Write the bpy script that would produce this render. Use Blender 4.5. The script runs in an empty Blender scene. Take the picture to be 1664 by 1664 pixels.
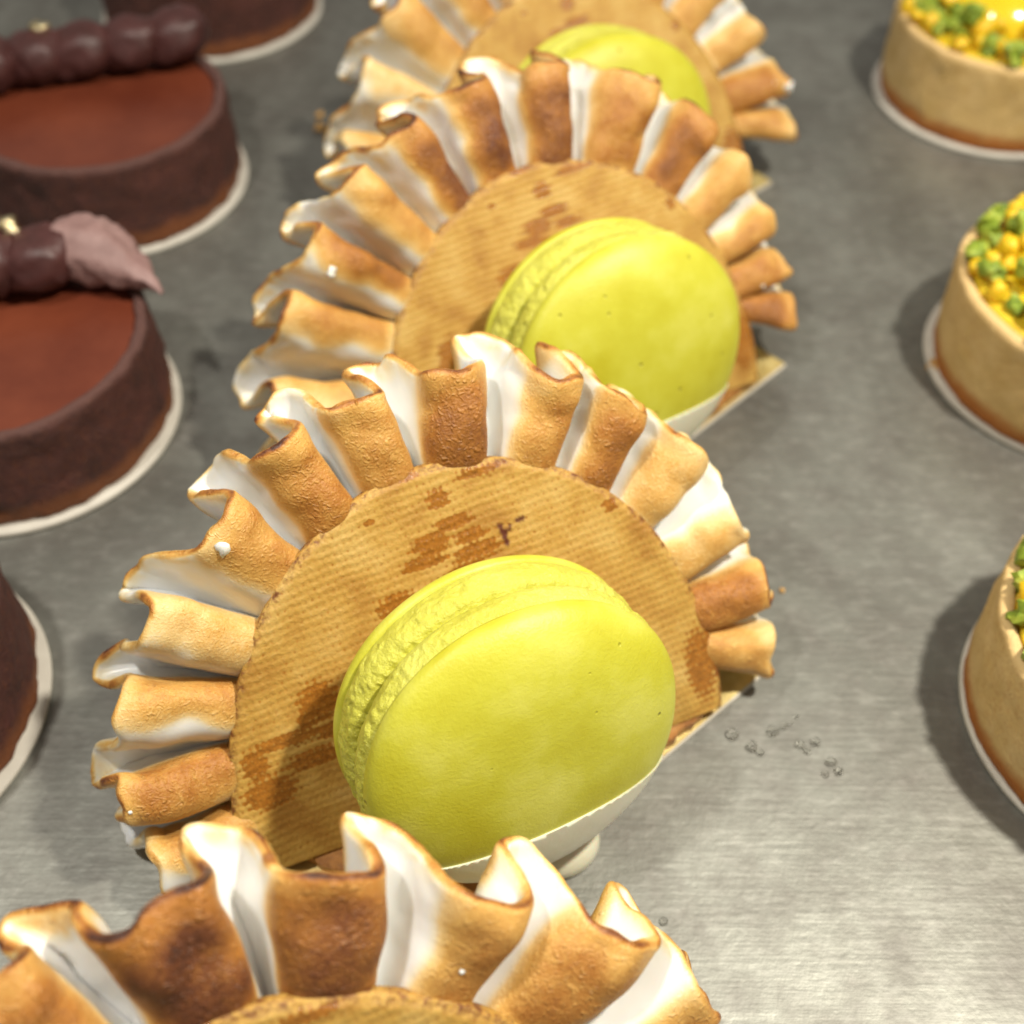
import bpy, bmesh, math, random
import numpy as np
from mathutils import Vector, Matrix, noise as mn

S = bpy.context.scene
COL = S.collection
MM = 0.001
rad = math.radians

# ------------------------------------------------------------------ camera
FPX, PITCH, CAMH = 1968.0, 48.76, 159.1          # focal length in photo pixels, pitch, height in mm
cd = bpy.data.cameras.new('camera')
cam = bpy.data.objects.new('camera', cd); COL.objects.link(cam)
cam.location = (0, 0, CAMH*MM)
cam.rotation_euler = (rad(90-PITCH), 0, 0)
cd.sensor_width = 36; cd.sensor_fit = 'HORIZONTAL'
cd.lens = FPX/1664*36
cd.clip_start = 0.005; cd.clip_end = 20
cd.dof.use_dof = True; cd.dof.focus_distance = 0.143; cd.dof.aperture_fstop = 18
S.camera = cam

# ------------------------------------------------------------------ world, lamps, exposure
W = bpy.data.worlds.new('World'); S.world = W; W.use_nodes = True
bg = W.node_tree.nodes['Background']
bg.inputs['Color'].default_value = (1.0, 0.93, 0.84, 1); bg.inputs['Strength'].default_value = 0.25

def lamp(name, d, dist, power, size, color, target=(0.035, 0.045, 0.02)):
    L = bpy.data.lights.new(name, 'AREA'); L.shape = 'DISK'; L.size = size
    L.energy = power; L.color = color
    o = bpy.data.objects.new(name, L); COL.objects.link(o)
    v = Vector(d).normalized()
    o.location = Vector(target)+v*dist
    o.rotation_euler = v.to_track_quat('Z', 'Y').to_euler()
    return o
lamp('spot_lamp_right', (0.36, 0.10, 0.93), 0.37, 1.75, 0.024, (1.0, 0.93, 0.80))
lamp('spot_lamp_left', (-0.42, 0.06, 0.93), 0.42, .85, 0.026, (1.0, 0.95, 0.86))

S.view_settings.view_transform = 'Standard'; S.view_settings.look = 'None'
S.view_settings.exposure = 0.20; S.view_settings.gamma = 1; S.view_settings.use_curve_mapping = False
S.cycles.max_bounces = 8

# ------------------------------------------------------------------ helpers
def link(o, parent=None):
    COL.objects.link(o)
    if parent is not None: o.parent = parent
    return o
def tag(o, label=None, cat=None, group=None, kind=None):
    if label: o['label'] = label
    if cat: o['category'] = cat
    if group: o['group'] = group
    if kind: o['kind'] = kind
    return o
def empty(name, loc, yaw=0.0):
    o = bpy.data.objects.new(name, None); COL.objects.link(o)
    o.empty_display_size = 0.01
    o.location = [c*MM for c in loc]; o.rotation_euler = (0, 0, rad(yaw))
    return o
def mesh_obj(name, verts, faces, mat, parent=None, attrs=None, smooth=True, pmm=None):
    """verts in mm"""
    verts = np.asarray(verts, dtype=np.float64)
    me = bpy.data.meshes.new(name)
    me.from_pydata((verts*MM).tolist(), [], faces if isinstance(faces, list) else faces.tolist())
    me.update()
    pm = verts if pmm is None else np.asarray(pmm)
    a = me.attributes.new('pmm', 'FLOAT_VECTOR', 'POINT'); a.data.foreach_set('vector', pm.astype(np.float32).ravel())
    for k, v in (attrs or {}).items():
        a = me.attributes.new(k, 'FLOAT', 'POINT'); a.data.foreach_set('value', np.asarray(v, dtype=np.float32).ravel())
    bm = bmesh.new(); bm.from_mesh(me); bmesh.ops.recalc_face_normals(bm, faces=bm.faces); bm.to_mesh(me); bm.free()
    if smooth: me.shade_smooth()
    me.materials.append(mat)
    o = bpy.data.objects.new(name, me)
    return link(o, parent)
def grid_faces(nu, nv, wrap_u=False, off=0):
    i = np.arange(nu if wrap_u else nu-1)[:, None]; j = np.arange(nv-1)[None, :]
    i2 = (i+1) % nu
    f = np.stack([i*nv+j, i2*nv+j, i2*nv+j+1, i*nv+j+1], -1).reshape(-1, 4)+off
    return f
def smooth(x, a, b):
    t = np.clip((x-a)/(b-a), 0, 1); return t*t*(3-2*t)
def vnoise(P, scale, seed=0.0, octv=3):
    """fractal noise at points P (n,3) in mm"""
    o = np.empty(len(P)); sv = Vector((seed*17.3, seed*5.1, seed*9.7))
    for i, p in enumerate(P):
        o[i] = mn.fractal(Vector(p)*scale+sv, 0.6, 2.0, octv)
    return o
def revolve(profile, n, jit=None):
    """profile (m,2) of r,z ; returns verts grid (n,m,3)"""
    pr = np.asarray(profile, float); th = np.linspace(0, 2*np.pi, n, endpoint=False)
    r = pr[None, :, 0]; z = pr[None, :, 1]
    return np.stack([np.cos(th)[:, None]*r, np.sin(th)[:, None]*r, np.ones((n, 1))*z], -1)

# ------------------------------------------------------------------ materials
def newmat(name):
    m = bpy.data.materials.new(name); m.use_nodes = True
    nt = m.node_tree; b = nt.nodes['Principled BSDF']
    return m, nt, b
class N:
    def __init__(s, nt): s.nt = nt
    def n(s, t, **k):
        x = s.nt.nodes.new(t)
        for a, v in k.items():
            if a.startswith('i_'): 
                key = a[2:]
                x.inputs[int(key) if key.isdigit() else key.replace('_', ' ')].default_value = v
            else: setattr(x, a, v)
        return x
    def l(s, a, b): s.nt.links.new(a, b)
    def attr(s, name): return s.n('ShaderNodeAttribute', attribute_name=name)
    def coords(s):
        a = s.attr('pmm'); oi = s.n('ShaderNodeObjectInfo')
        m = s.n('ShaderNodeVectorMath', operation='SCALE'); m.inputs[0].default_value = (37, 61, 23)
        s.l(oi.outputs['Random'], m.inputs['Scale'])
        ad = s.n('ShaderNodeVectorMath', operation='ADD'); s.l(a.outputs['Vector'], ad.inputs[0]); s.l(m.outputs[0], ad.inputs[1])
        return ad.outputs[0]
    def noise(s, vec, scale, detail=4, rough=0.55, dist=0.0):
        x = s.n('ShaderNodeTexNoise'); x.inputs['Scale'].default_value = scale; x.inputs['Detail'].default_value = detail
        x.inputs['Roughness'].default_value = rough; x.inputs['Distortion'].default_value = dist
        s.l(vec, x.inputs['Vector']); return x.outputs['Fac']
    def math(s, op, a, b=0.0, c=0.0, clamp=False):
        x = s.n('ShaderNodeMath', operation=op); x.use_clamp = clamp
        for i, v in enumerate((a, b, c)):
            if isinstance(v, (int, float)): x.inputs[i].default_value = v
            else: s.l(v, x.inputs[i])
        return x.outputs[0]
    def ramp(s, fac, stops, interp='LINEAR'):
        x = s.n('ShaderNodeValToRGB'); cr = x.color_ramp; cr.interpolation = interp
        while len(cr.elements) < len(stops): cr.elements.new(0.5)
        for e, (p, c) in zip(cr.elements, stops):
            e.position = p; e.color = (*c, 1) if len(c) == 3 else c
        s.l(fac, x.inputs[0]); return x.outputs['Color']
    def mix(s, fac, a, b, mode='MIX'):
        x = s.n('ShaderNodeMix', data_type='RGBA', blend_type=mode)
        if isinstance(fac, (int, float)): x.inputs[0].default_value = fac
        else: s.l(fac, x.inputs[0])
        for i, v in ((6, a), (7, b)):
            if isinstance(v, tuple): x.inputs[i].default_value = (*v, 1)
            else: s.l(v, x.inputs[i])
        return x.outputs[2]
    def bump(s, h, dist, strength=1.0, normal=None):
        x = s.n('ShaderNodeBump'); x.inputs['Distance'].default_value = dist; 
        if isinstance(strength, (int, float)): x.inputs['Strength'].default_value = strength
        else: s.l(strength, x.inputs['Strength'])
        s.l(h, x.inputs['Height'])
        if normal is not None: s.l(normal, x.inputs['Normal'])
        return x.outputs[0]

def mat_meringue():
    m, nt, b = newmat('torched_meringue'); g = N(nt); v = g.coords()
    toast = g.attr('toast').outputs['Fac']; edge = g.attr('edge').outputs['Fac']; burn = g.attr('burn').outputs['Fac']
    n1 = g.noise(v, 0.30, 4, 0.6); n2 = g.noise(v, 2.6, 5, 0.65, 0.6)
    # anisotropic wrinkles
    wn = g.n('ShaderNodeTexNoise'); wn.inputs['Scale'].default_value = 1.5; wn.inputs['Detail'].default_value = 5
    wn.inputs['Roughness'].default_value = 0.6; wn.inputs['Distortion'].default_value = 1.1; wn.noise_type = 'RIDGED_MULTIFRACTAL'
    mp = g.n('ShaderNodeMapping'); mp.inputs['Scale'].default_value = (0.8, 0.8, 1.5); g.l(v, mp.inputs['Vector']); g.l(mp.outputs[0], wn.inputs['Vector'])
    wr = wn.outputs['Fac']
    t = g.math('MULTIPLY', toast, g.math('ADD', 0.30, g.math('MULTIPLY', burn, .95)))
    t = g.math('ADD', t, g.math('MULTIPLY', g.math('SUBTRACT', n1, 0.5), g.math('MULTIPLY', toast, .40)))
    t = g.math('ADD', t, g.math('MULTIPLY', g.math('SUBTRACT', n2, 0.5), g.math('MULTIPLY', toast, 0.32)))
    t = g.math('ADD', t, g.math('MULTIPLY', g.math('SUBTRACT', 0.45, wr), g.math('MULTIPLY', toast, 0.16)))
    t = g.math('ADD', t, g.math('MULTIPLY', edge, g.math('MULTIPLY', n1, 0.85)))
    c = g.ramp(t, [(0.0, (0.79, 0.79, 0.77)), (0.10, (0.81, 0.75, 0.59)), (0.22, (0.81, 0.60, 0.28)), (0.42, (0.66, 0.385, 0.105)),
                   (0.64, (0.43, 0.18, 0.034)), (0.88, (0.17, 0.055, 0.018)), (1.0, (0.06, 0.022, 0.012))])
    g.l(c, b.inputs['Base Color'])
    rg = g.ramp(g.math('ADD', toast, 0.0), [(0.0, (.28,)*3), (0.4, (.42,)*3), (1, (.46,)*3)])
    g.l(rg, b.inputs['Roughness'])
    b.inputs['Subsurface Weight'].default_value = 0.4; b.inputs['Subsurface Radius'].default_value = (1, .8, .6)
    b.inputs['Subsurface Scale'].default_value = 0.0020
    b.inputs['Specular IOR Level'].default_value = 0.45
    wk = g.math('MULTIPLY', g.math('MULTIPLY', wr, g.math('ADD', .75, burn)), g.math('SMOOTH_MIN', g.math('MULTIPLY', t, 1.6), 1.0, 0.2))
    fine = g.math('MULTIPLY', g.noise(v, 3.2, 3, 0.6), toast)
    h = g.math('ADD', g.math('MULTIPLY', wk, 1.0), g.math('MULTIPLY', fine, 0.45))
    nb = g.bump(h, 0.00036, 1.0)
    g.l(nb, b.inputs['Normal'])
    return m
def mat_disc():
    m, nt, b = newmat('ribbed_biscuit'); g = N(nt); v = g.coords()
    pa = g.attr('pmm').outputs['Vector']; car = g.attr('caramel').outputs['Fac']; rimd = g.attr('rimdark').outputs['Fac']
    mark = g.attr('mark').outputs['Fac']
    sp = g.n('ShaderNodeSeparateXYZ'); g.l(pa, sp.inputs[0])
    wob = g.math('MULTIPLY', g.math('SUBTRACT', g.noise(v, 0.16, 3), 0.5), 1.0)
    wob2 = g.math('MULTIPLY', g.math('SUBTRACT', g.noise(v, 0.9, 4, .65), 0.5), .55)
    yy = g.math('ADD', g.math('ADD', sp.outputs['Y'], g.math('MULTIPLY', sp.outputs['X'], -0.07)), g.math('ADD', wob, wob2))
    ph = g.math('MULTIPLY', yy, 2*math.pi/1.18)
    row = g.math('SINE', ph)
    par = g.math('MULTIPLY', g.math('FLOOR', g.math('MULTIPLY', yy, 1/1.18)), 2.2)
    colm = g.math('SINE', g.math('ADD', g.math('ADD', g.math('MULTIPLY', sp.outputs['X'], 2*math.pi/.92), g.math('MULTIPLY', wob, 3.0)), par))
    gr = g.noise(v, 1.25, 3, .6)
    rib = g.math('MULTIPLY', g.math('ADD', g.math('MULTIPLY', row, 0.34), g.math('MULTIPLY', colm, 0.22)), g.math('ADD', .35, g.math('MULTIPLY', gr, 1.3)))
    fine = g.math('ADD', g.math('MULTIPLY', g.noise(v, 2.6, 5, 0.7), .6), g.math('MULTIPLY', gr, .4))
    h = g.math('ADD', g.math('MULTIPLY', rib, g.math('ADD', 0.08, g.math('MULTIPLY', g.noise(v, 0.12, 2), 0.8))), g.math('MULTIPLY', fine, 1.5))
    nC = g.noise(v, 0.8, 6, 0.75, 0.3)
    cm = g.math('ADD', g.math('MULTIPLY', car, 1.25), g.math('MULTIPLY', g.math('SUBTRACT', nC, 0.55), 1.3))
    cm = g.math('ADD', cm, g.math('MULTIPLY', rib, -1.0))
    cmask = g.ramp(cm, [(0.36, (0, 0, 0)), (0.74, (1, 1, 1))])
    base = g.ramp(g.noise(v, 0.16, 5, 0.6), [(0.3, (0.37, 0.18, 0.028)), (0.5, (0.51, 0.30, 0.060)), (0.72, (0.60, 0.40, 0.115))])
    base = g.mix(g.math('MULTIPLY', g.ramp(g.math('ADD', rib, 0.5), [(0.0, (1, 1, 1)), (0.6, (0, 0, 0))]), 0.16), base, (0.36, 0.16, 0.025))
    base = g.mix(g.math('MULTIPLY', g.ramp(fine, [(.55, (0, 0, 0)), (.75, (1, 1, 1))]), 0.35), base, (0.72, 0.50, 0.22))
    c = g.mix(g.math('MULTIPLY', cmask, 0.92), base, g.ramp(fine, [(.3, (0.13, 0.036, 0.004)), (.68, (0.48, 0.19, 0.025))]))
    rm = g.math('MULTIPLY', rimd, g.ramp(nC, [(.45, (0, 0, 0)), (.6, (1, 1, 1))]))
    c = g.mix(rm, c, (0.15, 0.045, 0.01))
    c = g.mix(mark, c, (0.10, 0.02, 0.008))
    g.l(c, b.inputs['Base Color'])
    g.l(g.ramp(cmask, [(0, (.52,)*3), (1, (.17,)*3)]), b.inputs['Roughness'])
    b.inputs['Specular IOR Level'].default_value = 0.5
    g.l(g.bump(h, 0.00024, .65), b.inputs['Normal'])
    b.inputs['Subsurface Weight'].default_value = 0.08; b.inputs['Subsurface Scale'].default_value = 0.001
    return m
def mat_macaron(name, rough_surface=0.0):
    m, nt, b = newmat(name); g = N(nt); v = g.coords()
    n1 = g.noise(v, 0.10, 4); n2 = g.noise(v, 2.2, 4, 0.6)
    c = g.ramp(n1, [(0.3, (0.49, 0.455, 0.020)), (0.5, (0.55, 0.535, 0.045)), (0.75, (0.65, 0.64, 0.12))])
    c = g.mix(g.ramp(n2, [(.60, (0, 0, 0)), (.8, (.45,)*3)]), c, (0.55, 0.50, 0.03))
    pits = g.n('ShaderNodeTexVoronoi'); pits.inputs['Scale'].default_value = 0.42; g.l(v, pits.inputs['Vector'])
    sp = g.n('ShaderNodeSeparateColor'); g.l(pits.outputs['Color'], sp.inputs[0])
    pit = g.math('MULTIPLY', g.ramp(pits.outputs['Distance'], [(0.05, (1,)*3), (0.16, (0,)*3)]), g.math('GREATER_THAN', sp.outputs[0], 0.88))
    c = g.mix(g.math('MULTIPLY', pit, 0.8), c, (0.30, 0.27, 0.01))
    if rough_surface:
        c = g.mix(0.35, c, (0.72, 0.71, 0.14))
    g.l(c, b.inputs['Base Color']); b.inputs['Roughness'].default_value = 0.46 if not rough_surface else 0.3
    b.inputs['Subsurface Weight'].default_value = 0.25; b.inputs['Subsurface Scale'].default_value = 0.0015
    b.inputs['Subsurface Radius'].default_value = (1, .9, .25)
    h = g.math('ADD', g.math('MULTIPLY', n2, 0.35 if not rough_surface else .9), g.math('MULTIPLY', pit, -1.2))
    if rough_surface:
        h = g.math('ADD', h, g.math('MULTIPLY', g.noise(v, 1.6, 5, 0.7, .2), 1.5))
    g.l(g.bump(h, 0.00025, 0.8), b.inputs['Normal'])
    return m
def mat_simple(name, cols, scale=0.3, rough=0.5, bump=0.0002, bscale=1.5, sss=0.0, coat=0.0, metallic=0.0, spec=0.5, det=5):
    m, nt, b = newmat(name); g = N(nt); v = g.coords()
    k = len(cols)
    c = g.ramp(g.noise(v, scale, det, 0.6), [(0.3+0.4*i/max(1, k-1), cc) for i, cc in enumerate(cols)])
    g.l(c, b.inputs['Base Color']); b.inputs['Roughness'].default_value = rough
    b.inputs['Metallic'].default_value = metallic; b.inputs['Specular IOR Level'].default_value = spec
    if sss: b.inputs['Subsurface Weight'].default_value = sss; b.inputs['Subsurface Scale'].default_value = 0.002
    if coat: b.inputs['Coat Weight'].default_value = coat; b.inputs['Coat Roughness'].default_value = 0.12
    if bump: g.l(g.bump(g.noise(v, bscale, 5, 0.65), bump, 0.9), b.inputs['Normal'])
    return m
def mat_crust(name, pale, mid, brown, crumb=0.0004, rimc=None):
    """baked shell: browner in a band at its foot"""
    m, nt, b = newmat(name); g = N(nt); v = g.coords()
    band = g.attr('footband').outputs['Fac']; rim = g.attr('rim').outputs['Fac']
    n1 = g.noise(v, 0.14, 5, 0.65); n2 = g.noise(v, 1.3, 5, 0.7)
    c = g.ramp(n1, [(0.3, mid), (0.7, pale)])
    c = g.mix(g.ramp(n2, [(.5, (0,)*3), (.72, (.5,)*3)]), c, brown)
    bb = g.math('ADD', band, g.math('MULTIPLY', g.math('SUBTRACT', n1, .5), 0.9))
    c = g.mix(g.ramp(bb, [(.35, (0,)*3), (.9, (1,)*3)]), c, brown)
    c = g.mix(g.math('MULTIPLY', rim, 0.75), c, rimc or tuple(min(1, x*1.25) for x in pale))
    g.l(c, b.inputs['Base Color']); b.inputs['Roughness'].default_value = 0.7
    h = g.math('ADD', g.noise(v, 0.9, 6, 0.75), g.math('MULTIPLY', g.noise(v, 2.6, 3, .6), .5))
    g.l(g.bump(h, crumb, 1.0), b.inputs['Normal'])
    return m
def mat_tray():
    m, nt, b = newmat('worn_steel'); g = N(nt)
    tc = g.n('ShaderNodeTexCoord'); v0 = tc.outputs['Object']
    def mapped(rot, sc):
        mp = g.n('ShaderNodeMapping'); mp.inputs['Rotation'].default_value = (0, 0, rad(rot)); mp.inputs['Scale'].default_value = sc
        g.l(v0, mp.inputs['Vector']); return mp.outputs[0]
    s1 = g.noise(mapped(4, (260, 520, 1)), 1.0, 3, .6); s2 = g.noise(mapped(-16, (520, 200, 1)), 1.0, 3, .6)
    s3 = g.noise(mapped(24, (90, 1200, 1)), 1.0, 2, .5)
    blot = g.noise(mapped(30, (24, 16, 1)), 1.0, 6, .62, .5); blot2 = g.noise(mapped(0, (110, 110, 1)), 1.0, 4, .65)
    fine = g.noise(mapped(10, (900, 900, 1)), 1.0, 3, .6)
    c = g.ramp(blot, [(.3, (.140, .136, .118)), (.5, (.23, .232, .205)), (.7, (.34, .345, .31))])
    c = g.mix(g.ramp(blot2, [(.42, (0,)*3), (.72, (.7,)*3)]), c, (.15, .14, .125))
    c = g.mix(g.math('MULTIPLY', g.ramp(s1, [(.5, (0,)*3), (.72, (1,)*3)]), .10), c, (.78, .77, .72))
    c = g.mix(g.math('MULTIPLY', g.ramp(s2, [(.55, (0,)*3), (.75, (1,)*3)]), .18), c, (.27, .25, .23))
    # single scratches
    vr = None
    for rot, sc, off in ((12, 46, 0.3), (-58, 40, 0.7), (70, 33, .2), (3, 52, .5)):
        mp = g.n('ShaderNodeMapping'); mp.inputs['Rotation'].default_value = (0, 0, rad(rot)); mp.inputs['Scale'].default_value = (sc*.35, sc, 1); mp.inputs['Location'].default_value = (off, off*3, 0)
        g.l(v0, mp.inputs['Vector'])
        dn = g.n('ShaderNodeTexNoise'); dn.inputs['Scale'].default_value = .8; g.l(mp.outputs[0], dn.inputs['Vector'])
        ad = g.n('ShaderNodeMix', data_type='VECTOR'); ad.inputs[0].default_value = .12; g.l(mp.outputs[0], ad.inputs[4]); g.l(dn.outputs['Color'], ad.inputs[5])
        wv = g.n('ShaderNodeTexVoronoi', feature='DISTANCE_TO_EDGE'); wv.inputs['Scale'].default_value = .35
        g.l(ad.outputs[1], wv.inputs['Vector'])
        ln = g.ramp(wv.outputs['Distance'], [(0.0, (1,)*3), (0.0025, (0,)*3)])
        ln = g.math('MULTIPLY', ln, g.ramp(g.noise(mp.outputs[0], .5, 2), [(.5, (0,)*3), (.62, (1,)*3)]))
        vr = ln if vr is None else g.math('MAXIMUM', vr, ln)
    c = g.mix(g.math('MULTIPLY', vr, .04), c, (.80, .79, .75))
    g.l(c, b.inputs['Base Color'])
    b.inputs['Metallic'].default_value = 0.65
    r = g.math('ADD', g.math('MULTIPLY', blot2, .22), g.math('MULTIPLY', s1, .12))
    g.l(g.math('ADD', r, .33), b.inputs['Roughness'])
    h = g.math('ADD', g.math('ADD', g.math('MULTIPLY', s1, .3), g.math('MULTIPLY', s2, .3)), g.math('ADD', g.math('MULTIPLY', s3, .4), g.math('MULTIPLY', fine, .5)))
    h = g.math('SUBTRACT', h, g.math('MULTIPLY', vr, .06))
    g.l(g.bump(h, 0.00012, .8), b.inputs['Normal'])
    return m

M = dict(
    meringue=mat_meringue(), disc=mat_disc(), shell=mat_macaron('macaron_shell'), foot=mat_macaron('macaron_foot', 1.0),
    white_choc=mat_simple('white_chocolate', [(.66, .63, .46), (.72, .70, .56)], .1, .38, .00008, .6, sss=.3),
    caramel=mat_simple('baked_base', [(.20, .07, .015), (.45, .20, .045), (.58, .32, .10)], .22, .5, .0004, 1.2),
    cake=mat_simple('sponge', [(.45, .26, .09), (.60, .40, .16)], .3, .75, .0005, 1.0),
    gold=mat_simple('gold_card', [(.55, .40, .12), (.78, .64, .28)], .35, .42, .0002, 1.0, metallic=.55),
    card=mat_simple('white_card', [(.50, .47, .41), (.60, .57, .50)], .2, .6, .00005, 2.0),
    ganache=mat_simple('ganache', [(.105, .022, .010), (.165, .040, .018)], .05, .34, .00006, .3, spec=.5),
    piped=mat_simple('piped_ganache', [(.042, .012, .010), (.080, .026, .024)], .25, .46, .0001, 1.0),
    pale_piped=mat_simple('dusted_ganache', [(.20, .11, .10), (.32, .20, .185)], .2, .5, .0002, 1.2),
    choc_crust=mat_crust('cocoa_crust', (.105, .028, .019), (.050, .014, .010), (.22, .065, .014), .0008, (.15, .072, .060)),
    crust=mat_crust('butter_crust', (.72, .52, .23), (.58, .39, .13), (.40, .13, .015), .0004, (.85, .60, .28)),
    cream=mat_simple('yellow_cream', [(.70, .46, .015), (.80, .60, .04)], .3, .35, .0003, .8, sss=.2),
    gel=mat_simple('yellow_gel', [(.72, .50, .008), (.80, .60, .02)], .05, .16, 0, sss=.3, coat=.5),
    fruit=mat_simple('fruit_dice', [(.74, .44, .008), (.84, .62, .03)], .5, .32, .0003, 1.0, sss=.3),
    pistachio=mat_simple('pistachio', [(.07, .12, .012), (.26, .36, .03), (.48, .50, .07)], .35, .45, .0003, 1.2),
    leaf=mat_simple('gold_leaf', [(.85, .68, .30), (.95, .85, .6)], .6, .18, .0004, 1.0, metallic=1.0),
    crumb=mat_simple('crumb', [(.45, .22, .05), (.65, .42, .15)], .8, .6, .0003, 2.0),
    flake=mat_simple('meringue_flake', [(.84, .80, .74), (.88, .86, .82)], .8, .4, .0002, 1.5, sss=.2),
    tray=mat_tray(),
)
def mat_water():
    m, nt, b = newmat('water'); b.inputs['Transmission Weight'].default_value = 1; b.inputs['IOR'].default_value = 1.33
    b.inputs['Roughness'].default_value = 0.02; b.inputs['Base Color'].default_value = (1, 1, .98, 1); return m
M['water'] = mat_water()

def blob(name, parent, p, r, mat, seed, sub=3, rough=.18, squash=1.0):
    bm = bmesh.new(); bmesh.ops.create_icosphere(bm, subdivisions=sub, radius=1)
    V = np.array([v.co[:] for v in bm.verts]); F = [[v.index for v in f.verts] for f in bm.faces]; bm.free()
    k = 1+vnoise(V, 1.1, seed, 2)*rough*2
    V = V*k[:, None]*r; V[:, 2] *= squash
    return mesh_obj(name, V+np.array(p), F, mat, parent)

# ------------------------------------------------------------------ tray
tr = mesh_obj('counter_surface', [(-900, -500, 0), (900, -500, 0), (900, 1200, 0), (-900, 1200, 0)], [[0, 1, 2, 3]], M['tray'], smooth=False)
tag(tr, 'worn brushed grey steel counter under all the pastries', kind='structure')

# ------------------------------------------------------------------ meringue pastry
TAU = 31.5; CZ = 13.8; BT = 1.2            # disc tilt from vertical, height of the disc centre, board thickness
def plane2local(a, b, c, tau=TAU):
    s, k = math.sin(rad(tau)), math.cos(rad(tau))
    return np.stack([a, b*s-c*k, b*k+c*s+CZ], -1)

def disc_radius(ang):
    xs = [-60, -18.5, -7.4, 6.7, 25.5, 42.6, 59.9, 76.8, 89.8, 103.2, 119.6, 133.3, 144.8, 157.4, 175.9, 186.6, 230]
    rs = [37.5, 37.2, 36.0, 34.6, 34.5, 35.2, 36.0, 36.5, 37.0, 36.9, 36.0, 35.2, 34.8, 34.7, 35.5, 37.2, 37.5]
    return np.interp(ang, xs, rs)

CARAMEL = [(0.1, 32.4, 1.5, 1.2), (1.5, 28.7, 2.4, 1.0), (3.3, 26.3, 2.2, 0.8), (-2.2, 26.8, 2.5, 1.3), (3.7, 24.0, 3.0, 1.2), (-3.6, 24.5, 3.0, 0.8), (1.9, 21.9, 2.6, 1.0), (-8.2, 19.8, 2.9, 1.5), (-4.8, 19.5, 3.4, 1.4), (-0.2, 20.7, 3.5, 0.9), (-21.6, 10.4, 2.5, 2.4), (-23.8, 8.4, 1.2, 1.1), (-20.6, 5.8, 2.5, 1.1), (-26.8, 6.3, 4.9, 0.9), (-31.9, 4.5, 1.6, 1.8), (-31.0, -0.1, 3.3, 2.0), (-23.6, 2.6, 4.2, 1.1), (6.4, 34.5, 3.0, 0.7), (-9.4, 32.1, 0.6, 0.5), (32.8, -3.6, 2.1, 4.8), (-3.3, 36.6, 1.6, 0.6), (23.3, 24.6, 0.9, 0.9), (35.4, -0.5, 1.2, 5.8)]

def make_disc(parent, seed, caramel, mark=False):
    # polar grid cut by the foot line (a chord just above the board)
    nth, nr = 420, 120
    bcut = -(CZ-BT-2.4)/math.cos(rad(TAU))
    th = np.linspace(0, 360, nth, endpoint=False)
    angs = ((th+90) % 360)-90
    R = disc_radius(np.where(angs < -60, angs+360, angs))
    tt = np.radians(th)
    n = np.array([mn.noise(Vector((math.cos(t)*6, math.sin(t)*6, seed))) for t in tt])
    R = R+n*0.12
    sb = np.sin(tt)
    Rcut = np.where(sb < -1e-3, bcut/np.minimum(sb, -1e-3), 1e9)
    R = np.minimum(R, Rcut)
    rr = np.linspace(0, 1, nr)**0.85
    rr[0] = 0.002
    A = np.cos(tt)[:, None]*R[:, None]*rr; B = np.sin(tt)[:, None]*R[:, None]*rr
    T = 2.4
    # front sheet, side, back sheet
    rf = [(r_, 0.0) for r_ in rr]
    Cf = -0.5*smooth(rr, .97, 1.0)[None, :]+np.zeros_like(A)
    low = 0.35*np.sin(A*.09+seed)*np.cos(B*.07)        # very slight warp
    Cf = Cf+low
    back_r = np.array([1.0, 0.985, 0.8, 0.4, 0.002])
    Ab = np.cos(tt)[:, None]*R[:, None]*back_r; Bb = np.sin(tt)[:, None]*R[:, None]*back_r
    Cb = np.array([-T+0.4, -T, -T, -T, -T])[None, :]+0.35*np.sin(Ab*.09+seed)*np.cos(Bb*.07)
    A2 = np.concatenate([A, Ab], 1); B2 = np.concatenate([B, Bb], 1); C2 = np.concatenate([Cf, Cb], 1)
    m = nr+len(back_r)
    V = plane2local(A2, B2, C2).reshape(-1, 3)
    F = grid_faces(nth, m, True).tolist()
    F.append([i*m for i in range(nth)]); F.append([i*m+m-1 for i in range(nth)][::-1])
    a, b = A2.ravel(), B2.ravel()
    car = np.zeros_like(a)
    for (x, y, w, h_) in caramel:
        d = np.sqrt(((a-x)/(w*1.15))**2+((b-y)/(h_*1.25))**2)
        car = np.maximum(car, 1-smooth(d, 0.55, 1.35))
    rimd = np.concatenate([np.tile(smooth(rr, .965, .995), (nth, 1)), np.ones((nth, len(back_r)))], 1).ravel()
    mk = np.zeros_like(a)
    if mark:                       # the small dark r-shaped stroke and its dash
        for (x0, y0, x1, y1, w) in ((7.5, 26.4, 8.0, 23.6, .30), (7.9, 24.9, 9.0, 26.0, .24), (10.0, 26.4, 10.9, 26.5, .30)):
            dx, dy = x1-x0, y1-y0; t = np.clip(((a-x0)*dx+(b-y0)*dy)/(dx*dx+dy*dy), 0, 1)
            d = np.hypot(a-x0-t*dx, b-y0-t*dy); mk = np.maximum(mk, 1-smooth(d, w*.8, w*1.5))
    P = np.stack([a, b, C2.ravel()], -1)
    o = mesh_obj('biscuit_disc', V, F, M['disc'], parent, dict(caramel=car, rimdark=rimd, mark=mk), pmm=P+seed*0)
    return o

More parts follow.
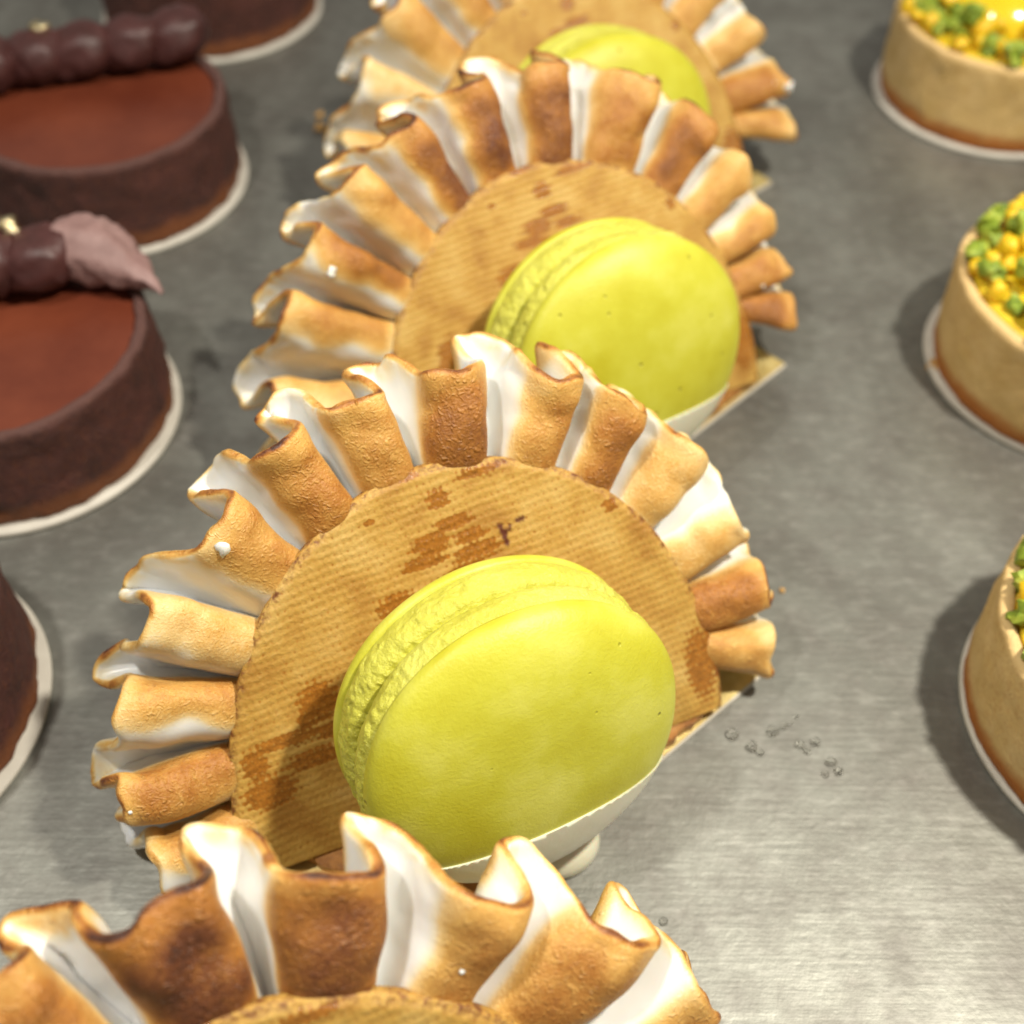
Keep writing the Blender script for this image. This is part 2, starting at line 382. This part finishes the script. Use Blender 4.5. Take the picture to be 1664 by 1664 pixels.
def make_meringue(parent, seed, gullies, Rout, burn_base=0.32, burns=None, amp=1.0, lean=1.0, sq=(.10, .075), dip=1.3):
    rng = np.random.RandomState(seed)
    gul = np.array(gullies, float)           # descending angles
    K = len(gul)-1; ns, nv = 56, 46
    s = np.linspace(0, K, K*ns+1)[:, None]; v = np.linspace(0, 1, nv)[None, :]; v = 1-(1-v)**1.55
    k = np.minimum(s.astype(int), K-1); t = s-k
    width = np.abs(np.diff(gul))
    wi = width[k]
    fa = amp*(0.8+0.4*rng.rand(K+1)); fan = np.interp(s.ravel(), np.arange(K+1)+0.0, fa)[:, None]
    ov = 0.85+0.35*rng.rand(K+1); ovn = np.interp(s.ravel(), np.arange(K+1), ov)[:, None]
    skew = (rng.rand(K+1)-.5)*5; skn = np.interp(s.ravel(), np.arange(K+1), skew)[:, None]
    oa = (0.025+0.085*v**0.9)*ovn
    x = t+oa*np.sin(4*np.pi*t)
    x = x-(sq[0]-sq[1]*v**.8)*np.sin(2*np.pi*x)                 # gullies squeezed together
    gk = gul[k]; lf = lean*(1+1.35*smooth(gk, 95, 150)+.35*smooth(-gk, -60, -20))
    x = x-.02+(.03+.075*v)*(.75+.5*ovn*.5)*(-np.cos(2*np.pi*t))*lf   # folds lean clockwise
    phi = gul[k]+(gul[np.minimum(k+1, K)]-gul[k])*x
    phi = phi+10*(1-v)*smooth(s, K-1.1, K)                 # the last fold ends in a slanting tip
    ph = np.radians(phi+skn*v**1.3)
    w = -np.cos(2*np.pi*t)                   # -1 gully, +1 bulge
    w = 1-2*((1-w)/2)**(1.35-.35*v)          # broad bulges, narrow gullies
    wc = w
    ro = np.interp(s.ravel(), np.linspace(0, K, len(Rout)), Rout)[:, None]
    rk = (rng.rand(K+1)-.5)*2.0; ro = ro+np.interp(s.ravel(), np.arange(K+1), rk)[:, None]
    ro = ro-0.2-dip*w
    Ri = 31.0
    A_ = (1.5+5.8*v**0.9*(1+.22*smooth(gul[k], 95, 150)))*fan
    c0 = -4.9-1.0*v
    C = c0+A_*wc*0.95+0.9*np.sin(np.pi*np.clip(v, 0, 1))*(w > 0)*w
    R = Ri+(ro-Ri)*(1-(1-v)**1.12)
    R = R+0*C
    # outer lip curls a little
    lip = smooth(v, .75, 1.0)
    C = C+lip*(0.9*np.sin(2*np.pi*t+rng.rand()*2))
    A = R*np.cos(ph); B = R*np.sin(ph); C = C+np.zeros_like(A)
    # organic wobble
    P = np.stack([A, B, C], -1).reshape(-1, 3)
    nz = vnoise(P, 0.11, seed*.37, 2).reshape(A.shape); nz2 = vnoise(P, 0.45, seed*.71+3, 2).reshape(A.shape)
    nz3 = vnoise(P, 0.13, seed*.9+8, 2).reshape(A.shape)
    vv = v+np.zeros_like(A)
    C = C+nz*1.3*(0.25+vv); R2 = np.hypot(A, B); R2 = R2+nz3*1.6*vv**2+nz2*0.12*smooth(vv, .8, 1)
    an = np.arctan2(B, A)+nz3*0.02*vv; A = R2*np.cos(an); B = R2*np.sin(an)
    G = np.stack([A, B, C], -1)
    du = np.gradient(G, axis=0); dv = np.gradient(G, axis=1)
    nn = np.cross(du, dv); nn /= np.linalg.norm(nn, axis=-1, keepdims=True)+1e-9
    mid = G[len(G)//2, nv//2]
    if np.median((nn[..., 2]*np.sign(wc+1e-6+np.zeros_like(A))).ravel()[np.abs((w+np.zeros_like(A)).ravel()) > .8]*np.sign((w+np.zeros_like(A)).ravel()[np.abs((w+np.zeros_like(A)).ravel()) > .8])) < 0:
        nn = -nn
    th = (1.5-0.75*vv**0.8)*np.sqrt(np.clip(1-.93*np.clip((vv-.93)/.07, 0, 1)**2, 0, 1))+0.05*nz2
    Gf = G+nn*th[..., None]; Gb = G-nn*th[..., None]
    # toast masks
    ww = w+np.zeros_like(A)
    bk = burn_base+0.42*(rng.rand(K)-.42) if burns is None else np.array(burns)
    bk = bk[np.minimum(k, K-1).ravel()][:, None]+np.zeros_like(A)
    tn = t+np.zeros_like(A); sd = -.03-.08*smooth(gk, 95, 150)+(rng.rand(K)-.5)[np.minimum(k, K-1).ravel()][:, None]*.12
    ww2 = -np.cos(2*np.pi*(tn+sd*np.sin(np.pi*tn)))
    tf = (.60*smooth(ww2+nz*.30, .14, 0.62)+.40*smooth(ww2+nz*.3+nz2*.08, .30, 1.0))*smooth(vv+nz*.10, 0.04, 0.26)*(1-.28*smooth(vv+nz*.1, .72, .92))
    
    tip = smooth(vv+nz*.12, .84, 1.0)
    tf = np.clip(np.maximum(tf, 0.30*tip*(0.7+nz2)), 0, 1)
    tb = smooth(-ww, .1, .8)*smooth(vv+nz*.15, .45, .8)*.8
    tb = np.clip(np.maximum(tb, 0.4*tip), 0, 1)
    ed = smooth(vv, .96, .998)*np.clip(.50+nz*1.6+bk*.8, 0.0, 1.1)
    nu = A.shape[0]; n0 = nu*nv
    V = np.concatenate([Gf.reshape(-1, 3), Gb.reshape(-1, 3)])
    F = grid_faces(nu, nv, False).tolist()
    F += grid_faces(nu, nv, False, n0)[:, ::-1].tolist()
    i = np.arange(nu-1)
    F += np.stack([i*nv+nv-1, (i+1)*nv+nv-1, (i+1)*nv+nv-1+n0, i*nv+nv-1+n0], -1).tolist()
    F += np.stack([i*nv, (i+1)*nv, (i+1)*nv+n0, i*nv+n0], -1)[:, ::-1].tolist()
    j = np.arange(nv-1)
    F += np.stack([j, j+1, j+1+n0, j+n0], -1).tolist()
    e = (nu-1)*nv
    F += np.stack([e+j, e+j+1, e+j+1+n0, e+j+n0], -1)[:, ::-1].tolist()
    L = plane2local(V[:, 0], V[:, 1], V[:, 2])
    L[:, 2] = np.where(L[:, 2] < 3.0, BT+0.2+np.maximum(0, (L[:, 2]+8)/11)*1.6, L[:, 2])
    at = dict(toast=np.concatenate([tf.ravel(), tb.ravel()]), edge=np.concatenate([ed.ravel()]*2), burn=np.concatenate([bk.ravel()]*2))
    mo = mesh_obj('meringue', L, F, M['meringue'], parent, at, pmm=V)
    # a few sugar crumbs and torn flakes stuck to the toasted sides
    rr = random.Random(seed*3+1)
    for q in range(2):
        kk = rr.randrange(1, K-1); ti = int((kk+rr.uniform(.36, .66))*ns); vi = int(nv*rr.uniform(.15, .85))
        p = L[ti*nv+vi]; big = q == 0
        b_ = blob('meringue_flake' if big else 'sugar_crumb', parent, (0, 0, 0), rr.uniform(.7, 1.1) if big else rr.uniform(.15, .3), M['flake'], seed+q, 2, .45 if big else .2, .7)
        b_.location = [c*MM for c in p]; b_.rotation_euler = (rad(58), rr.uniform(-.6, .6), 0)
    return mo

def make_body(parent):
    """the half cake between disc and board: a cut round slab standing behind the disc"""
    n = 60
    bc = -(CZ-BT-0.35)/math.cos(rad(TAU))
    a0 = math.asin(bc/31.5)
    th = np.linspace(a0, math.pi-a0, n)
    V = []
    for c, r in ((-2.7, 31.5), (-11.5, 30.5)):
        a = np.cos(th)*r; b = np.sin(th)*r
        P = plane2local(a, b, np.full(n, c)); P[:, 2] = np.maximum(P[:, 2], BT+.05); V.append(P)
    V = np.concatenate(V)
    F = [[i, i+1, n+i+1, n+i] for i in range(n-1)]+[list(range(n))[::-1], list(range(n, 2*n)), [n-1, 0, n, 2*n-1]]
    mesh_obj('cake_body', V, F, M['cake'], parent, smooth=False)

def slab(name, outline, z0, z1, mat, parent=None, bev=0.0, jitter=0.0, seed=0, top=None):
    """prism from a 2-D outline (mm), with a wobbly subdivided rim"""
    pts = []
    rng = random.Random(seed); n = len(outline)
    for i in range(n):
        x0, y0 = outline[i]; x1, y1 = outline[(i+1) % n]
        L = math.hypot(x1-x0, y1-y0); m = max(1, int(L/1.2)) if jitter else 1
        for q in range(m):
            t = q/m; pts.append((x0+(x1-x0)*t+rng.uniform(-1, 1)*jitter, y0+(y1-y0)*t+rng.uniform(-1, 1)*jitter))
    bm = bmesh.new()
    vs = [bm.verts.new((x*MM, y*MM, z0*MM)) for x, y in pts]
    f = bm.faces.new(vs)
    r = bmesh.ops.extrude_face_region(bm, geom=[f])
    for e in r['geom']:
        if isinstance(e, bmesh.types.BMVert): e.co.z = z1*MM
    bmesh.ops.recalc_face_normals(bm, faces=bm.faces)
    if bev: bmesh.ops.bevel(bm, geom=[e for e in bm.edges if abs(e.calc_face_angle(0)) > .5], offset=bev*MM, segments=2, affect='EDGES')
    me = bpy.data.meshes.new(name); bm.to_mesh(me); bm.free()
    co = np.empty(len(me.vertices)*3); me.vertices.foreach_get('co', co)
    a = me.attributes.new('pmm', 'FLOAT_VECTOR', 'POINT'); a.data.foreach_set('vector', (co/MM).astype(np.float32))
    me.materials.append(mat)
    if top is not None:
        me.materials.append(top)
        for p in me.polygons:
            if p.normal.z > .5: p.material_index = 1
    return link(bpy.data.objects.new(name, me), parent)

def pastry(cx, cy, yaw, seed, gullies, Rout, label, board_label, burn=.32, burns=None, amp=1.0, mark=False, caramel=CARAMEL, **kw):
    root = empty('meringue_pastry', (cx, cy, 0), yaw)
    tag(root, label, 'pastry', 'meringue pastries in the middle row')
    make_meringue(root, seed, gullies, Rout, burn, burns, amp, **kw)
    make_disc(root, seed, caramel, mark)
    make_body(root)
    # flat baked base lying on the board in front of the disc's foot
    foot = plane2local(np.array([0.]), np.array([-(CZ-BT)/math.cos(rad(TAU))]), np.array([0.]))[0]
    y0 = foot[1]
    # card board, turned against the disc
    c = math.cos(rad(41.6-22.3)); s_ = math.sin(rad(41.6-22.3))
    a1 = rad(41.6)
    base = np.array([[38.6, 104.7], [-20.4, 52.3]])-np.array([-3.3, 89.6])
    R = np.array([[math.cos(rad(22.3)), math.sin(rad(22.3))], [-math.sin(rad(22.3)), math.cos(rad(22.3))]])
    q = base@R.T
    d = (q[0]-q[1]); d /= np.linalg.norm(d); nrm = np.array([-d[1], d[0]])
    b = empty('cake_board', (cx, cy, 0), yaw)
    tag(b, board_label, 'cake board', 'rectangular cake boards under the meringue pastries')
    corners = [q[1], q[0], q[0]+nrm*40, q[1]+nrm*40]
    slab('card_base', corners, 0.05, .95, M['card'], b, bev=.12)
    P0 = q[0]+nrm*.8
    out = [tuple(P0-d*t) for t in (8, 24, 40, 56, 66)]+[(-24, y0-3), (-29, y0+3), (30.5, y0+3.5)]
    slab('base_biscuit', out, BT+.03, BT+2.1, M['caramel'], root, jitter=.28, seed=seed, bev=.2)
    inn = [q[1]+(d+nrm)*.3, q[0]+(-d+nrm)*.3, q[0]+nrm*39.7-d*.3, q[1]+nrm*39.7+d*.3]
    slab('gold_top', inn, .953, BT, M['gold'], b)
    return root

main = pastry(-3.3, 89.6, 22.3, 1,
    [196, 182, 167.8, 153, 138.6, 120.5, 105.7, 90.9, 75.6, 59.4, 44.5, 30, 13.5, -.5, -15],
    [48, 50, 52, 50, 50, 50, 50, 50, 50.5, 50.5, 50, 49, 48, 47.5, 46.5, 44.5],
    'meringue pastry in the centre, its ribbed biscuit disc in full view',
    'gold topped white card board under the central meringue pastry', burn=.17, mark=True)
second = pastry(12.2, 159.8, 25, 7,
    [196, 180, 163.8, 149, 136, 122, 108, 92.7, 76.5, 57, 43, 29, 17, 5, -7],
    [54, 56, 56, 55, 54, 53.5, 53.5, 53, 52, 50, 48, 46, 46],
    'deeply browned meringue pastry directly behind the central one',
    'gold topped card board under the second meringue pastry, behind the central one', burn=.27)
third = pastry(17, 225.4, 20, 12,
    [192, 176, 160, 145, 128, 112, 97, 82, 66, 51, 36, 21, 6, -8],
    [52, 54, 54, 53, 51, 49, 49, 50, 50],
    'blurred meringue pastry at the top edge of the photo with a pale white right end',
    'card board corner by the right end of the blurred top meringue pastry', burn=.08)
front = pastry(-19.0, 19.9, 20.2, 22,
    [196, 178, 160, 141, 122, 103, 84, 66, 49.5, 31, 14, -3],
    [50, 51, 51.5, 52, 51.5, 50.5, 49.5, 50, 49.5, 48],
    'darkest torched meringue pastry cut off by the bottom edge of the photo',
    'card board under the nearest meringue pastry at the bottom edge', burn=.36, amp=.86, sq=(.11, .055), dip=.3, lean=.9)

# ------------------------------------------------------------------ macarons
def shell_profile(R, c_rim, H, sgn):
    x = np.concatenate([np.linspace(0.001, .80, 22), 1-(1-.80)*(1-np.linspace(0, 1, 22)[1:])**2.2])
    z = c_rim+sgn*H*(1-x**2.7)**(1/1.75)
    p = [(R*a, b) for a, b in zip(x, z)]
    # rolled under lip
    p += [(R*1.004, c_rim-sgn*.35), (R*.995, c_rim-sgn*.8), (R*.965, c_rim-sgn*1.1), (R*.80, c_rim-sgn*1.0), (0.001, c_rim-sgn*1.0)]
    return p
def make_macaron(cx, cy, yaw, seed, label, dx=0.0):
    root = empty('macaron', (cx, cy, 0), yaw)
    tag(root, label, 'macaron', 'green macarons leaning on the pastries')
    m0, m1 = -0.5+dx, 6.2        # centre of the macaron on the disc plane
    Rm = 21.3; n = 180
    e1, e2 = rad(14), rad(-5); c1, s1, c2, s2 = math.cos(e1), math.sin(e1), math.cos(e2), math.sin(e2)
    def place(P):
        x, y, z = P[:, 0], P[:, 1], P[:, 2]-11
        y, z = y*c1-z*s1, y*s1+z*c1
        x, z = x*c2-z*s2, x*s2+z*c2
        return plane2local(x+m0, y+m1, z+13.0)
    def put(V, mat, name, par, at=None, F=None, wob=0.25):
        V = V.copy(); shp = V.shape; n_, m_ = shp[:2]
        P = V.reshape(-1, 3)
        nz = vnoise(P, .05, seed, 2)*wob
        r = np.hypot(P[:, 0], P[:, 1]); k = 1+nz/22
        P = np.stack([P[:, 0]*k, P[:, 1]*k*.95, P[:, 2]], -1)
        L = place(P)
        L[:, 2] = np.maximum(L[:, 2], BT+2.12)
        if F is None:
            F = grid_faces(n_, m_, True).tolist(); F.append([i*m_ for i in range(n_)]); F.append([i*m_+m_-1 for i in range(n_)][::-1])
        return mesh_obj(name, L, F, mat, par, at, pmm=P+np.array([0, 0, seed*50]))
    def foot_ring(c0, c1, par, sd):
        nn, mm = 420, 22
        th = np.linspace(0, 2*np.pi, nn, endpoint=False)[:, None]; q = np.linspace(0, 1, mm)[None, :]
        bulge = np.sin(np.pi*q)**.6
        X = np.cos(th)*20.4+0*q; Y = np.sin(th)*20.4+0*q; Z = c0+(c1-c0)*q+0*th
        P = np.stack([X, Y, Z], -1).reshape(-1, 3)
        nz = vnoise(P, .32, sd, 4).reshape(nn, mm); nz2 = vnoise(P, 1.3, sd+4, 3).reshape(nn, mm)
        r = 20.3+bulge*(1.1+.32*nz)+.12*nz2
        # side walls to the inside
        X = np.cos(th)*r; Y = np.sin(th)*r; Z = Z+.25*nz2
        G = np.stack([X, Y, Z], -1)
        a = G[:, :1].copy(); a[..., :2] *= .5; b = G[:, -1:].copy(); b[..., :2] *= .5
        G = np.concatenate([a, G, b], 1)
        F = grid_faces(nn, mm+2, True).tolist(); M2 = mm+2
        F.append([i*M2 for i in range(nn)]); F.append([i*M2+M2-1 for i in range(nn)][::-1])
        return put(G, M['foot'], 'ruffled_foot', par, F=F)
    back = put(revolve(shell_profile(Rm, 5.6, 5.2, -1), n), M['shell'], 'back_shell', root)
    foot_ring(6.0, 11.2, back, seed+1)
    put(revolve([(0.001, 10.8), (19.2, 10.8), (19.9, 11.6), (19.4, 12.6), (0.001, 12.6)], 96), M['foot'], 'filling', root)
    frontsh = put(revolve(shell_profile(Rm, 17.3, 5.6, 1), n), M['shell'], 'front_shell', root)
    foot_ring(12.2, 16.7, frontsh, seed+2)
    # dip of white chocolate round the lower edge: an oversized hull cut by a sloping line
    prof = [(a_, z_) for a_, z_ in shell_profile(Rm+.28, 5.6, 5.4, -1)[:43]]+[(21.9, 8.2), (21.8, 11.4), (21.9, 14.6)]+[(a_, z_) for a_, z_ in shell_profile(Rm+.28, 17.3, 5.85, 1)[:43]][::-1]
    V = revolve(prof, 320); nn, mm = V.shape[:2]
    P = V.reshape(-1, 3); nz = vnoise(P, .05, seed, 2)*.25; k_ = 1+nz/22
    P = np.stack([P[:, 0]*k_, P[:, 1]*k_*.95, P[:, 2]], -1)
    bm = bmesh.new()
    vs = [bm.verts.new(p) for p in P]
    for f in grid_faces(nn, mm, True).tolist(): bm.faces.new([vs[i] for i in f])
    bm.faces.new([vs[i*mm] for i in range(nn)]); bm.faces.new([vs[i*mm+mm-1] for i in range(nn)][::-1])
    geo = bm.verts[:]+bm.edges[:]+bm.faces[:]
    r = bmesh.ops.bisect_plane(bm, geom=geo, plane_co=(0, -10.6, 17), plane_no=(-.02, 1, -.10), clear_outer=True)
    bmesh.ops.holes_fill(bm, edges=[e for e in bm.edges if e.is_boundary], sides=0)
    bm.verts.ensure_lookup_table(); bm.verts.index_update()
    Vd = np.array([v.co[:] for v in bm.verts]); Fd = [[v.index for v in f.verts] for f in bm.faces]; bm.free()
    L = place(Vd); L[:, 2] = np.maximum(L[:, 2], BT+2.1)
    o = mesh_obj('white_chocolate_dip', L, Fd, M['white_choc'], root, pmm=Vd)
    for p in o.data.polygons: p.use_smooth = len(p.vertices) < 10
    # set drip of white chocolate under the dip, standing on the counter
    pr = [(0.001, 4.2), (3.5, 4.0), (5.6, 3.2), (6.6, 1.8), (6.9, .5), (6.6, .06), (0.001, .05)]
    G = revolve(pr, 48).reshape(-1, 3)
    G[:, 0] = G[:, 0]*.9+4.2+dx; G[:, 1] = G[:, 1]*.8-15.0
    m_ = len(pr); F = grid_faces(48, m_, True).tolist(); F.append([i*m_ for i in range(48)]); F.append([i*m_+m_-1 for i in range(48)][::-1])
    mesh_obj('white_chocolate_foot', G, F, M['white_choc'], root)
    return root
make_macaron(-3.3, 89.6, 22.3, 3.0, 'green macaron in full view leaning on the central biscuit disc, white chocolate along its foot')
make_macaron(12.2, 159.8, 25, 5.0, 'green macaron on the second pastry, half hidden behind the central meringue', dx=1.5)
make_macaron(17, 225.4, 20, 8.0, 'blurred green macaron at the top, only its upper rim showing', dx=-1.2)

# ------------------------------------------------------------------ round tarts
def tart_shell(parent, mat, R0, R1, H, depth, seed, lump=.35):
    pr = [(0.001, BT+.03), (R0-1.2, BT+.03), (R0-.3, BT+.4), (R0, BT+1.4)]
    for q in np.linspace(.12, .93, 14): pr.append((R0+(R1-R0)*q, BT+(H-BT)*q))
    pr += [(R1-.1, H-.5), (R1-.5, H-.05), (R1-1.2, H+.12), (R1-1.9, H-.05), (R1-2.2, H-.6), (R1-2.25, H-depth-1.5), (0.001, H-depth-1.5)]
    G = revolve(pr, 220); n, m = G.shape[:2]; P = G.reshape(-1, 3)
    nz = vnoise(P, .16, seed, 3); k = 1+nz*lump/28
    P = np.stack([P[:, 0]*k, P[:, 1]*k, P[:, 2]+nz*.15*(P[:, 2] > 5)], -1)
    zz = P[:, 2]; rr = np.hypot(P[:, 0], P[:, 1])
    fb = 1-smooth(zz, BT+1.5, BT+7.5); rim = smooth(zz, H-.9, H-.2)
    F = grid_faces(n, m, True).tolist(); F.append([i*m for i in range(n)]); F.append([i*m+m-1 for i in range(n)][::-1])
    return mesh_obj('tart_shell', P, F, mat, parent, dict(footband=fb, rim=rim))
def flat_disc(name, parent, R, z, th, mat, seed, wob=.1, dome=0.0):
    pr = [(0.001, z+dome)]+[(R*q, z+dome*(1-q*q)) for q in (.2, .4, .6, .8, .9, .97)]+[(R, z-.1), (R, z-th), (0.001, z-th)]
    G = revolve(pr, 128); n, m = G.shape[:2]; P = G.reshape(-1, 3)
    P[:, 2] += vnoise(P, .08, seed, 2)*wob
    F = grid_faces(n, m, True).tolist(); F.append([i*m for i in range(n)]); F.append([i*m+m-1 for i in range(n)][::-1])
    return mesh_obj(name, P, F, mat, parent)
def round_board(cx, cy, R, label):
    pr = [(0.001, .05), (R-.3, .05), (R, .3), (R, 1.0), (R-.25, BT), (0.001, BT)]
    G = revolve(pr, 160).reshape(-1, 3); m = len(pr)
    F = grid_faces(160, m, True).tolist(); F.append([i*m for i in range(160)]); F.append([i*m+m-1 for i in range(160)][::-1])
    o = mesh_obj('round_board', G, F, M['card'])
    o.location = (cx*MM, cy*MM, 0)
    tag(o, label, 'cake board', 'round white boards under the tarts')
    return o
def piped_shell(parent, p, ang, L, Wd, Hh, mat, seed, curl=0.0, name='piped_rosette', pw=.62):
    """teardrop shell of ganache: fat head, tapering tail, soft ridges"""
    nu, nv = 30, 40
    u = np.linspace(0, 1, nu)[:, None]; th = np.linspace(0, 2*np.pi, nv, endpoint=False)[None, :]
    rad_ = np.clip(u, 0, 1)**.5*(1-u)**pw*(1.05+.45*(pw-.62))+.015
    rad_[-1] = .03; rad_[0] = .03
    ridge = 1+.03*np.cos(6*th+u*4)
    x = (u-.35)*L+0*th; y = rad_*np.cos(th)*Wd*ridge; z = rad_*np.sin(th)*Hh*ridge+Hh*.55*(1-u*.45)
    z = np.maximum(z, 0)
    y = y+curl*(u-.35)**2*L
    c, s_ = math.cos(ang), math.sin(ang)
    G = np.stack([x*c-y*s_+p[0], x*s_+y*c+p[1], z+p[2]], -1).reshape(-1, 3)
    G += (vnoise(G, .22, seed, 3)*.6)[:, None]
    G[:, 2] = np.maximum(G[:, 2], p[2]-.1)
    G = G.reshape(nu, nv, 3)
    G = np.transpose(G, (1, 0, 2))
    F = grid_faces(nv, nu, True).tolist(); F.append([i*nu for i in range(nv)]); F.append([i*nu+nu-1 for i in range(nv)][::-1])
    return mesh_obj(name, G.reshape(-1, 3), F, mat, parent)
def choc_tart(cx, cy, seed, label, blabel, row=None, tail_pale=False, leaf=None):
    round_board(cx, cy, 29.6, blabel)
    root = empty('chocolate_tart', (cx, cy, 0)); tag(root, label, 'tart', 'chocolate tarts in the left row')
    tart_shell(root, M['choc_crust'], 28.3, 27.9, 21, 1.4, seed, .6)
    flat_disc('ganache_filling', root, 25.8, 19.9, 1.5, M['ganache'], seed, .12)
    if row:
        (x0, y0), (x1, y1), n = row
        ang = math.atan2(y1-y0, x1-x0); rng = random.Random(seed)
        for i in range(n):
            t = i/(n-1); last = i == n-1
            px, py = x0+(x1-x0)*t+rng.uniform(-.5, .5), y0+(y1-y0)*t+rng.uniform(-.5, .5)
            if last and tail_pale:
                o = piped_shell(root, (px-1.5, py+1.5, 20.5), ang-.38, 25, 13, 11.5, M['pale_piped'], seed+i, -.55, 'piped_tail', 1.05)
                o['label'] = 'pale dusted tail of the piped ganache'
            else:
                piped_shell(root, (px, py, 20.0+.15*i), ang+rng.uniform(-.25, .25)+math.pi*.85, 17, 14*rng.uniform(.9, 1.1), 12, M['piped'], seed+i, rng.uniform(-.3, .3))
    if leaf:
        blob('gold_leaf', root, leaf, 1.9, M['leaf'], seed+.5, 2, .45, .7)
    return root
choc_tart(-91.8, 162.6, 2.3, 'chocolate tart at the left edge with a pale pointed tail on its piping',
          'round white board under the second chocolate tart from the top', row=((-9, 12.5), (17, 15.5), 4), tail_pale=True, leaf=(3, 16, 31.5))
choc_tart(-100.3, 98.0, 4.1, 'chocolate tart cut off by the left edge, only its cocoa wall showing',
          'round white board at the lower left edge, left of the central pastry')
choc_tart(-90.2, 239.6, 6.7, 'chocolate tart upper left with a rope of dark piped ganache across its top',
          'round white board under the upper left chocolate tart', row=((-22, 6), (17, 19), 5), leaf=(-12, 12, 31.0))
choc_tart(-81.7, 322.1, 8.9, 'chocolate tart at the top left corner, blurred, only its lower wall in the frame',
          'round white board under the chocolate tart at the top left corner')

def lemon_tart(cx, cy, seed, label, blabel, dome=True, green=.42, bo=(-.5, .3, 28.9)):
    round_board(cx+bo[0], cy+bo[1], bo[2], blabel)
    root = empty('fruit_tart', (cx, cy, 0)); tag(root, label, 'tart', 'yellow fruit tarts in the right row')
    tart_shell(root, M['crust'], 28.0, 28.2, 21.5, 1.5, seed, .35)
    flat_disc('yellow_cream', root, 25.7, 21.6, 2.5, M['cream'], seed, .5)
    if dome:
        pr = [(16.8*math.sin(a)**.9, 20.3+11.5*math.cos(a)) for a in np.linspace(0.0001, math.pi/2, 20)]+[(16, 19.9), (0.001, 19.9)]
        G = revolve(pr, 96).reshape(-1, 3); G[:, 0] -= 2.5; G[:, 1] += 1.5; m = len(pr)
        F = grid_faces(96, m, True).tolist(); F.append([i*m for i in range(96)]); F.append([i*m+m-1 for i in range(96)][::-1])
        mesh_obj('gel_dome', G, F, M['gel'], root)
    rng = random.Random(int(seed*10)); fm = {}
    protoF = [blob('fruit_dice', root, (0, 0, 0), 2.1, M['fruit'], seed+i, 2, .26, .85) for i in range(3)]
    protoP = [blob('pistachio_piece', root, (0, 0, 0), 2.5, M['pistachio'], seed+5+i, 2, .5, .75) for i in range(3)]
    for o in protoP: o.data.shade_flat()
    k = 0; pts = []
    while len(pts) < 96 and k < 6000:
        k += 1
        a = rng.uniform(0, 2*math.pi); r = rng.uniform(16.8, 25.8)
        z = 22.6+rng.choice((0, .6, 1.3))+max(0, (21.5-r))*.8
        x, y = r*math.cos(a), r*math.sin(a)
        if all((x-q[0])**2+(y-q[1])**2 > 5.8 for q in pts): pts.append((x, y, z))
    used = [0]*6
    for i, (x, y, z) in enumerate(pts):
        pist = rng.random() < green; j = rng.randrange(3); src = (protoP if pist else protoF)[j]; key = j+3*pist
        z += .7 if pist else 0
        o = src if not used[key] else link(src.copy(), root)
        used[key] = 1
        sc = rng.uniform(.6, 1.15)
        o.location = (x*MM, y*MM, z*MM); o.scale = (sc,)*3; o.rotation_euler = (rng.uniform(0, 6), rng.uniform(0, 6), rng.uniform(0, 6))
    return root
lemon_tart(96.6, 97.0, 1.7, 'yellow fruit tart at the right edge beside the central pastry, lowest of the right row', 'round white board under the lowest fruit tart at the right edge', bo=(.2, .3, 28.3))
lemon_tart(110.0, 176.0, 3.9, 'yellow fruit tart with pistachio and a gel dome, in the middle of the right row', 'round white board under the middle fruit tart of the right row', green=.62, bo=(-.7, 1.2, 28.5))
lemon_tart(119.8, 277.5, 6.2, 'blurred yellow fruit tart in the upper right corner', 'round white board under the upper right fruit tart')

# ------------------------------------------------------------------ small things on the counter
drops = [(33.1, 94.8, 1.3), (35.8, 92.7, 1.2), (36.9, 91.8, .8), (39.2, 95.3, 1.2), (41.0, 96.2, .75), (42.0, 96.8, .6), (43.0, 93.0, 1.0), (44.0, 92.0, .8), (45.4, 93.5, 1.0), (47.1, 90.1, 1.1), (46.0, 88.2, .8), (47.9, 88.6, .9), (43.2, 98.0, .5), (20.4, 66.0, .8)]
for i, (x, y, r) in enumerate(drops):
    o = blob('water_drop', None, (0, 0, 0), r*.72, M['water'], i+.3, 3, .05, .75)
    o.location = (x*MM, y*MM, r*.3*MM); 
    tag(o, 'tiny clear drop of liquid on the steel to the right of the central pastry' if i < 13 else 'single tiny clear drop alone on the steel right of the nearest pastry', 'drop', 'clear drops on the counter')

crumbs = [(gx, gy, r, i) for i, (gx, gy, r) in enumerate([(-52.5, 115.5, .55), (82.3, 176.5, 1.6), (-46, 262, 1.5), (-47, 268, 1.0), (44.5, 122, .5)])]
names = ['tiny orange crumb on the steel left of the central pastry', 'orange crumb in the shadow beside the middle fruit tart', 'orange crumb beside the upper left chocolate tart',
         'smaller orange crumb behind the one beside the upper left chocolate tart', 'pale speck on the steel above the clear drops']
for gx, gy, r, i in crumbs:
    o = blob('crumb', None, (0, 0, 0), r, M['crumb'], i+11, 2, .4, .7); o.location = (gx*MM, gy*MM, r*.55*MM)
    tag(o, names[i], 'crumb', 'crumbs on the counter')
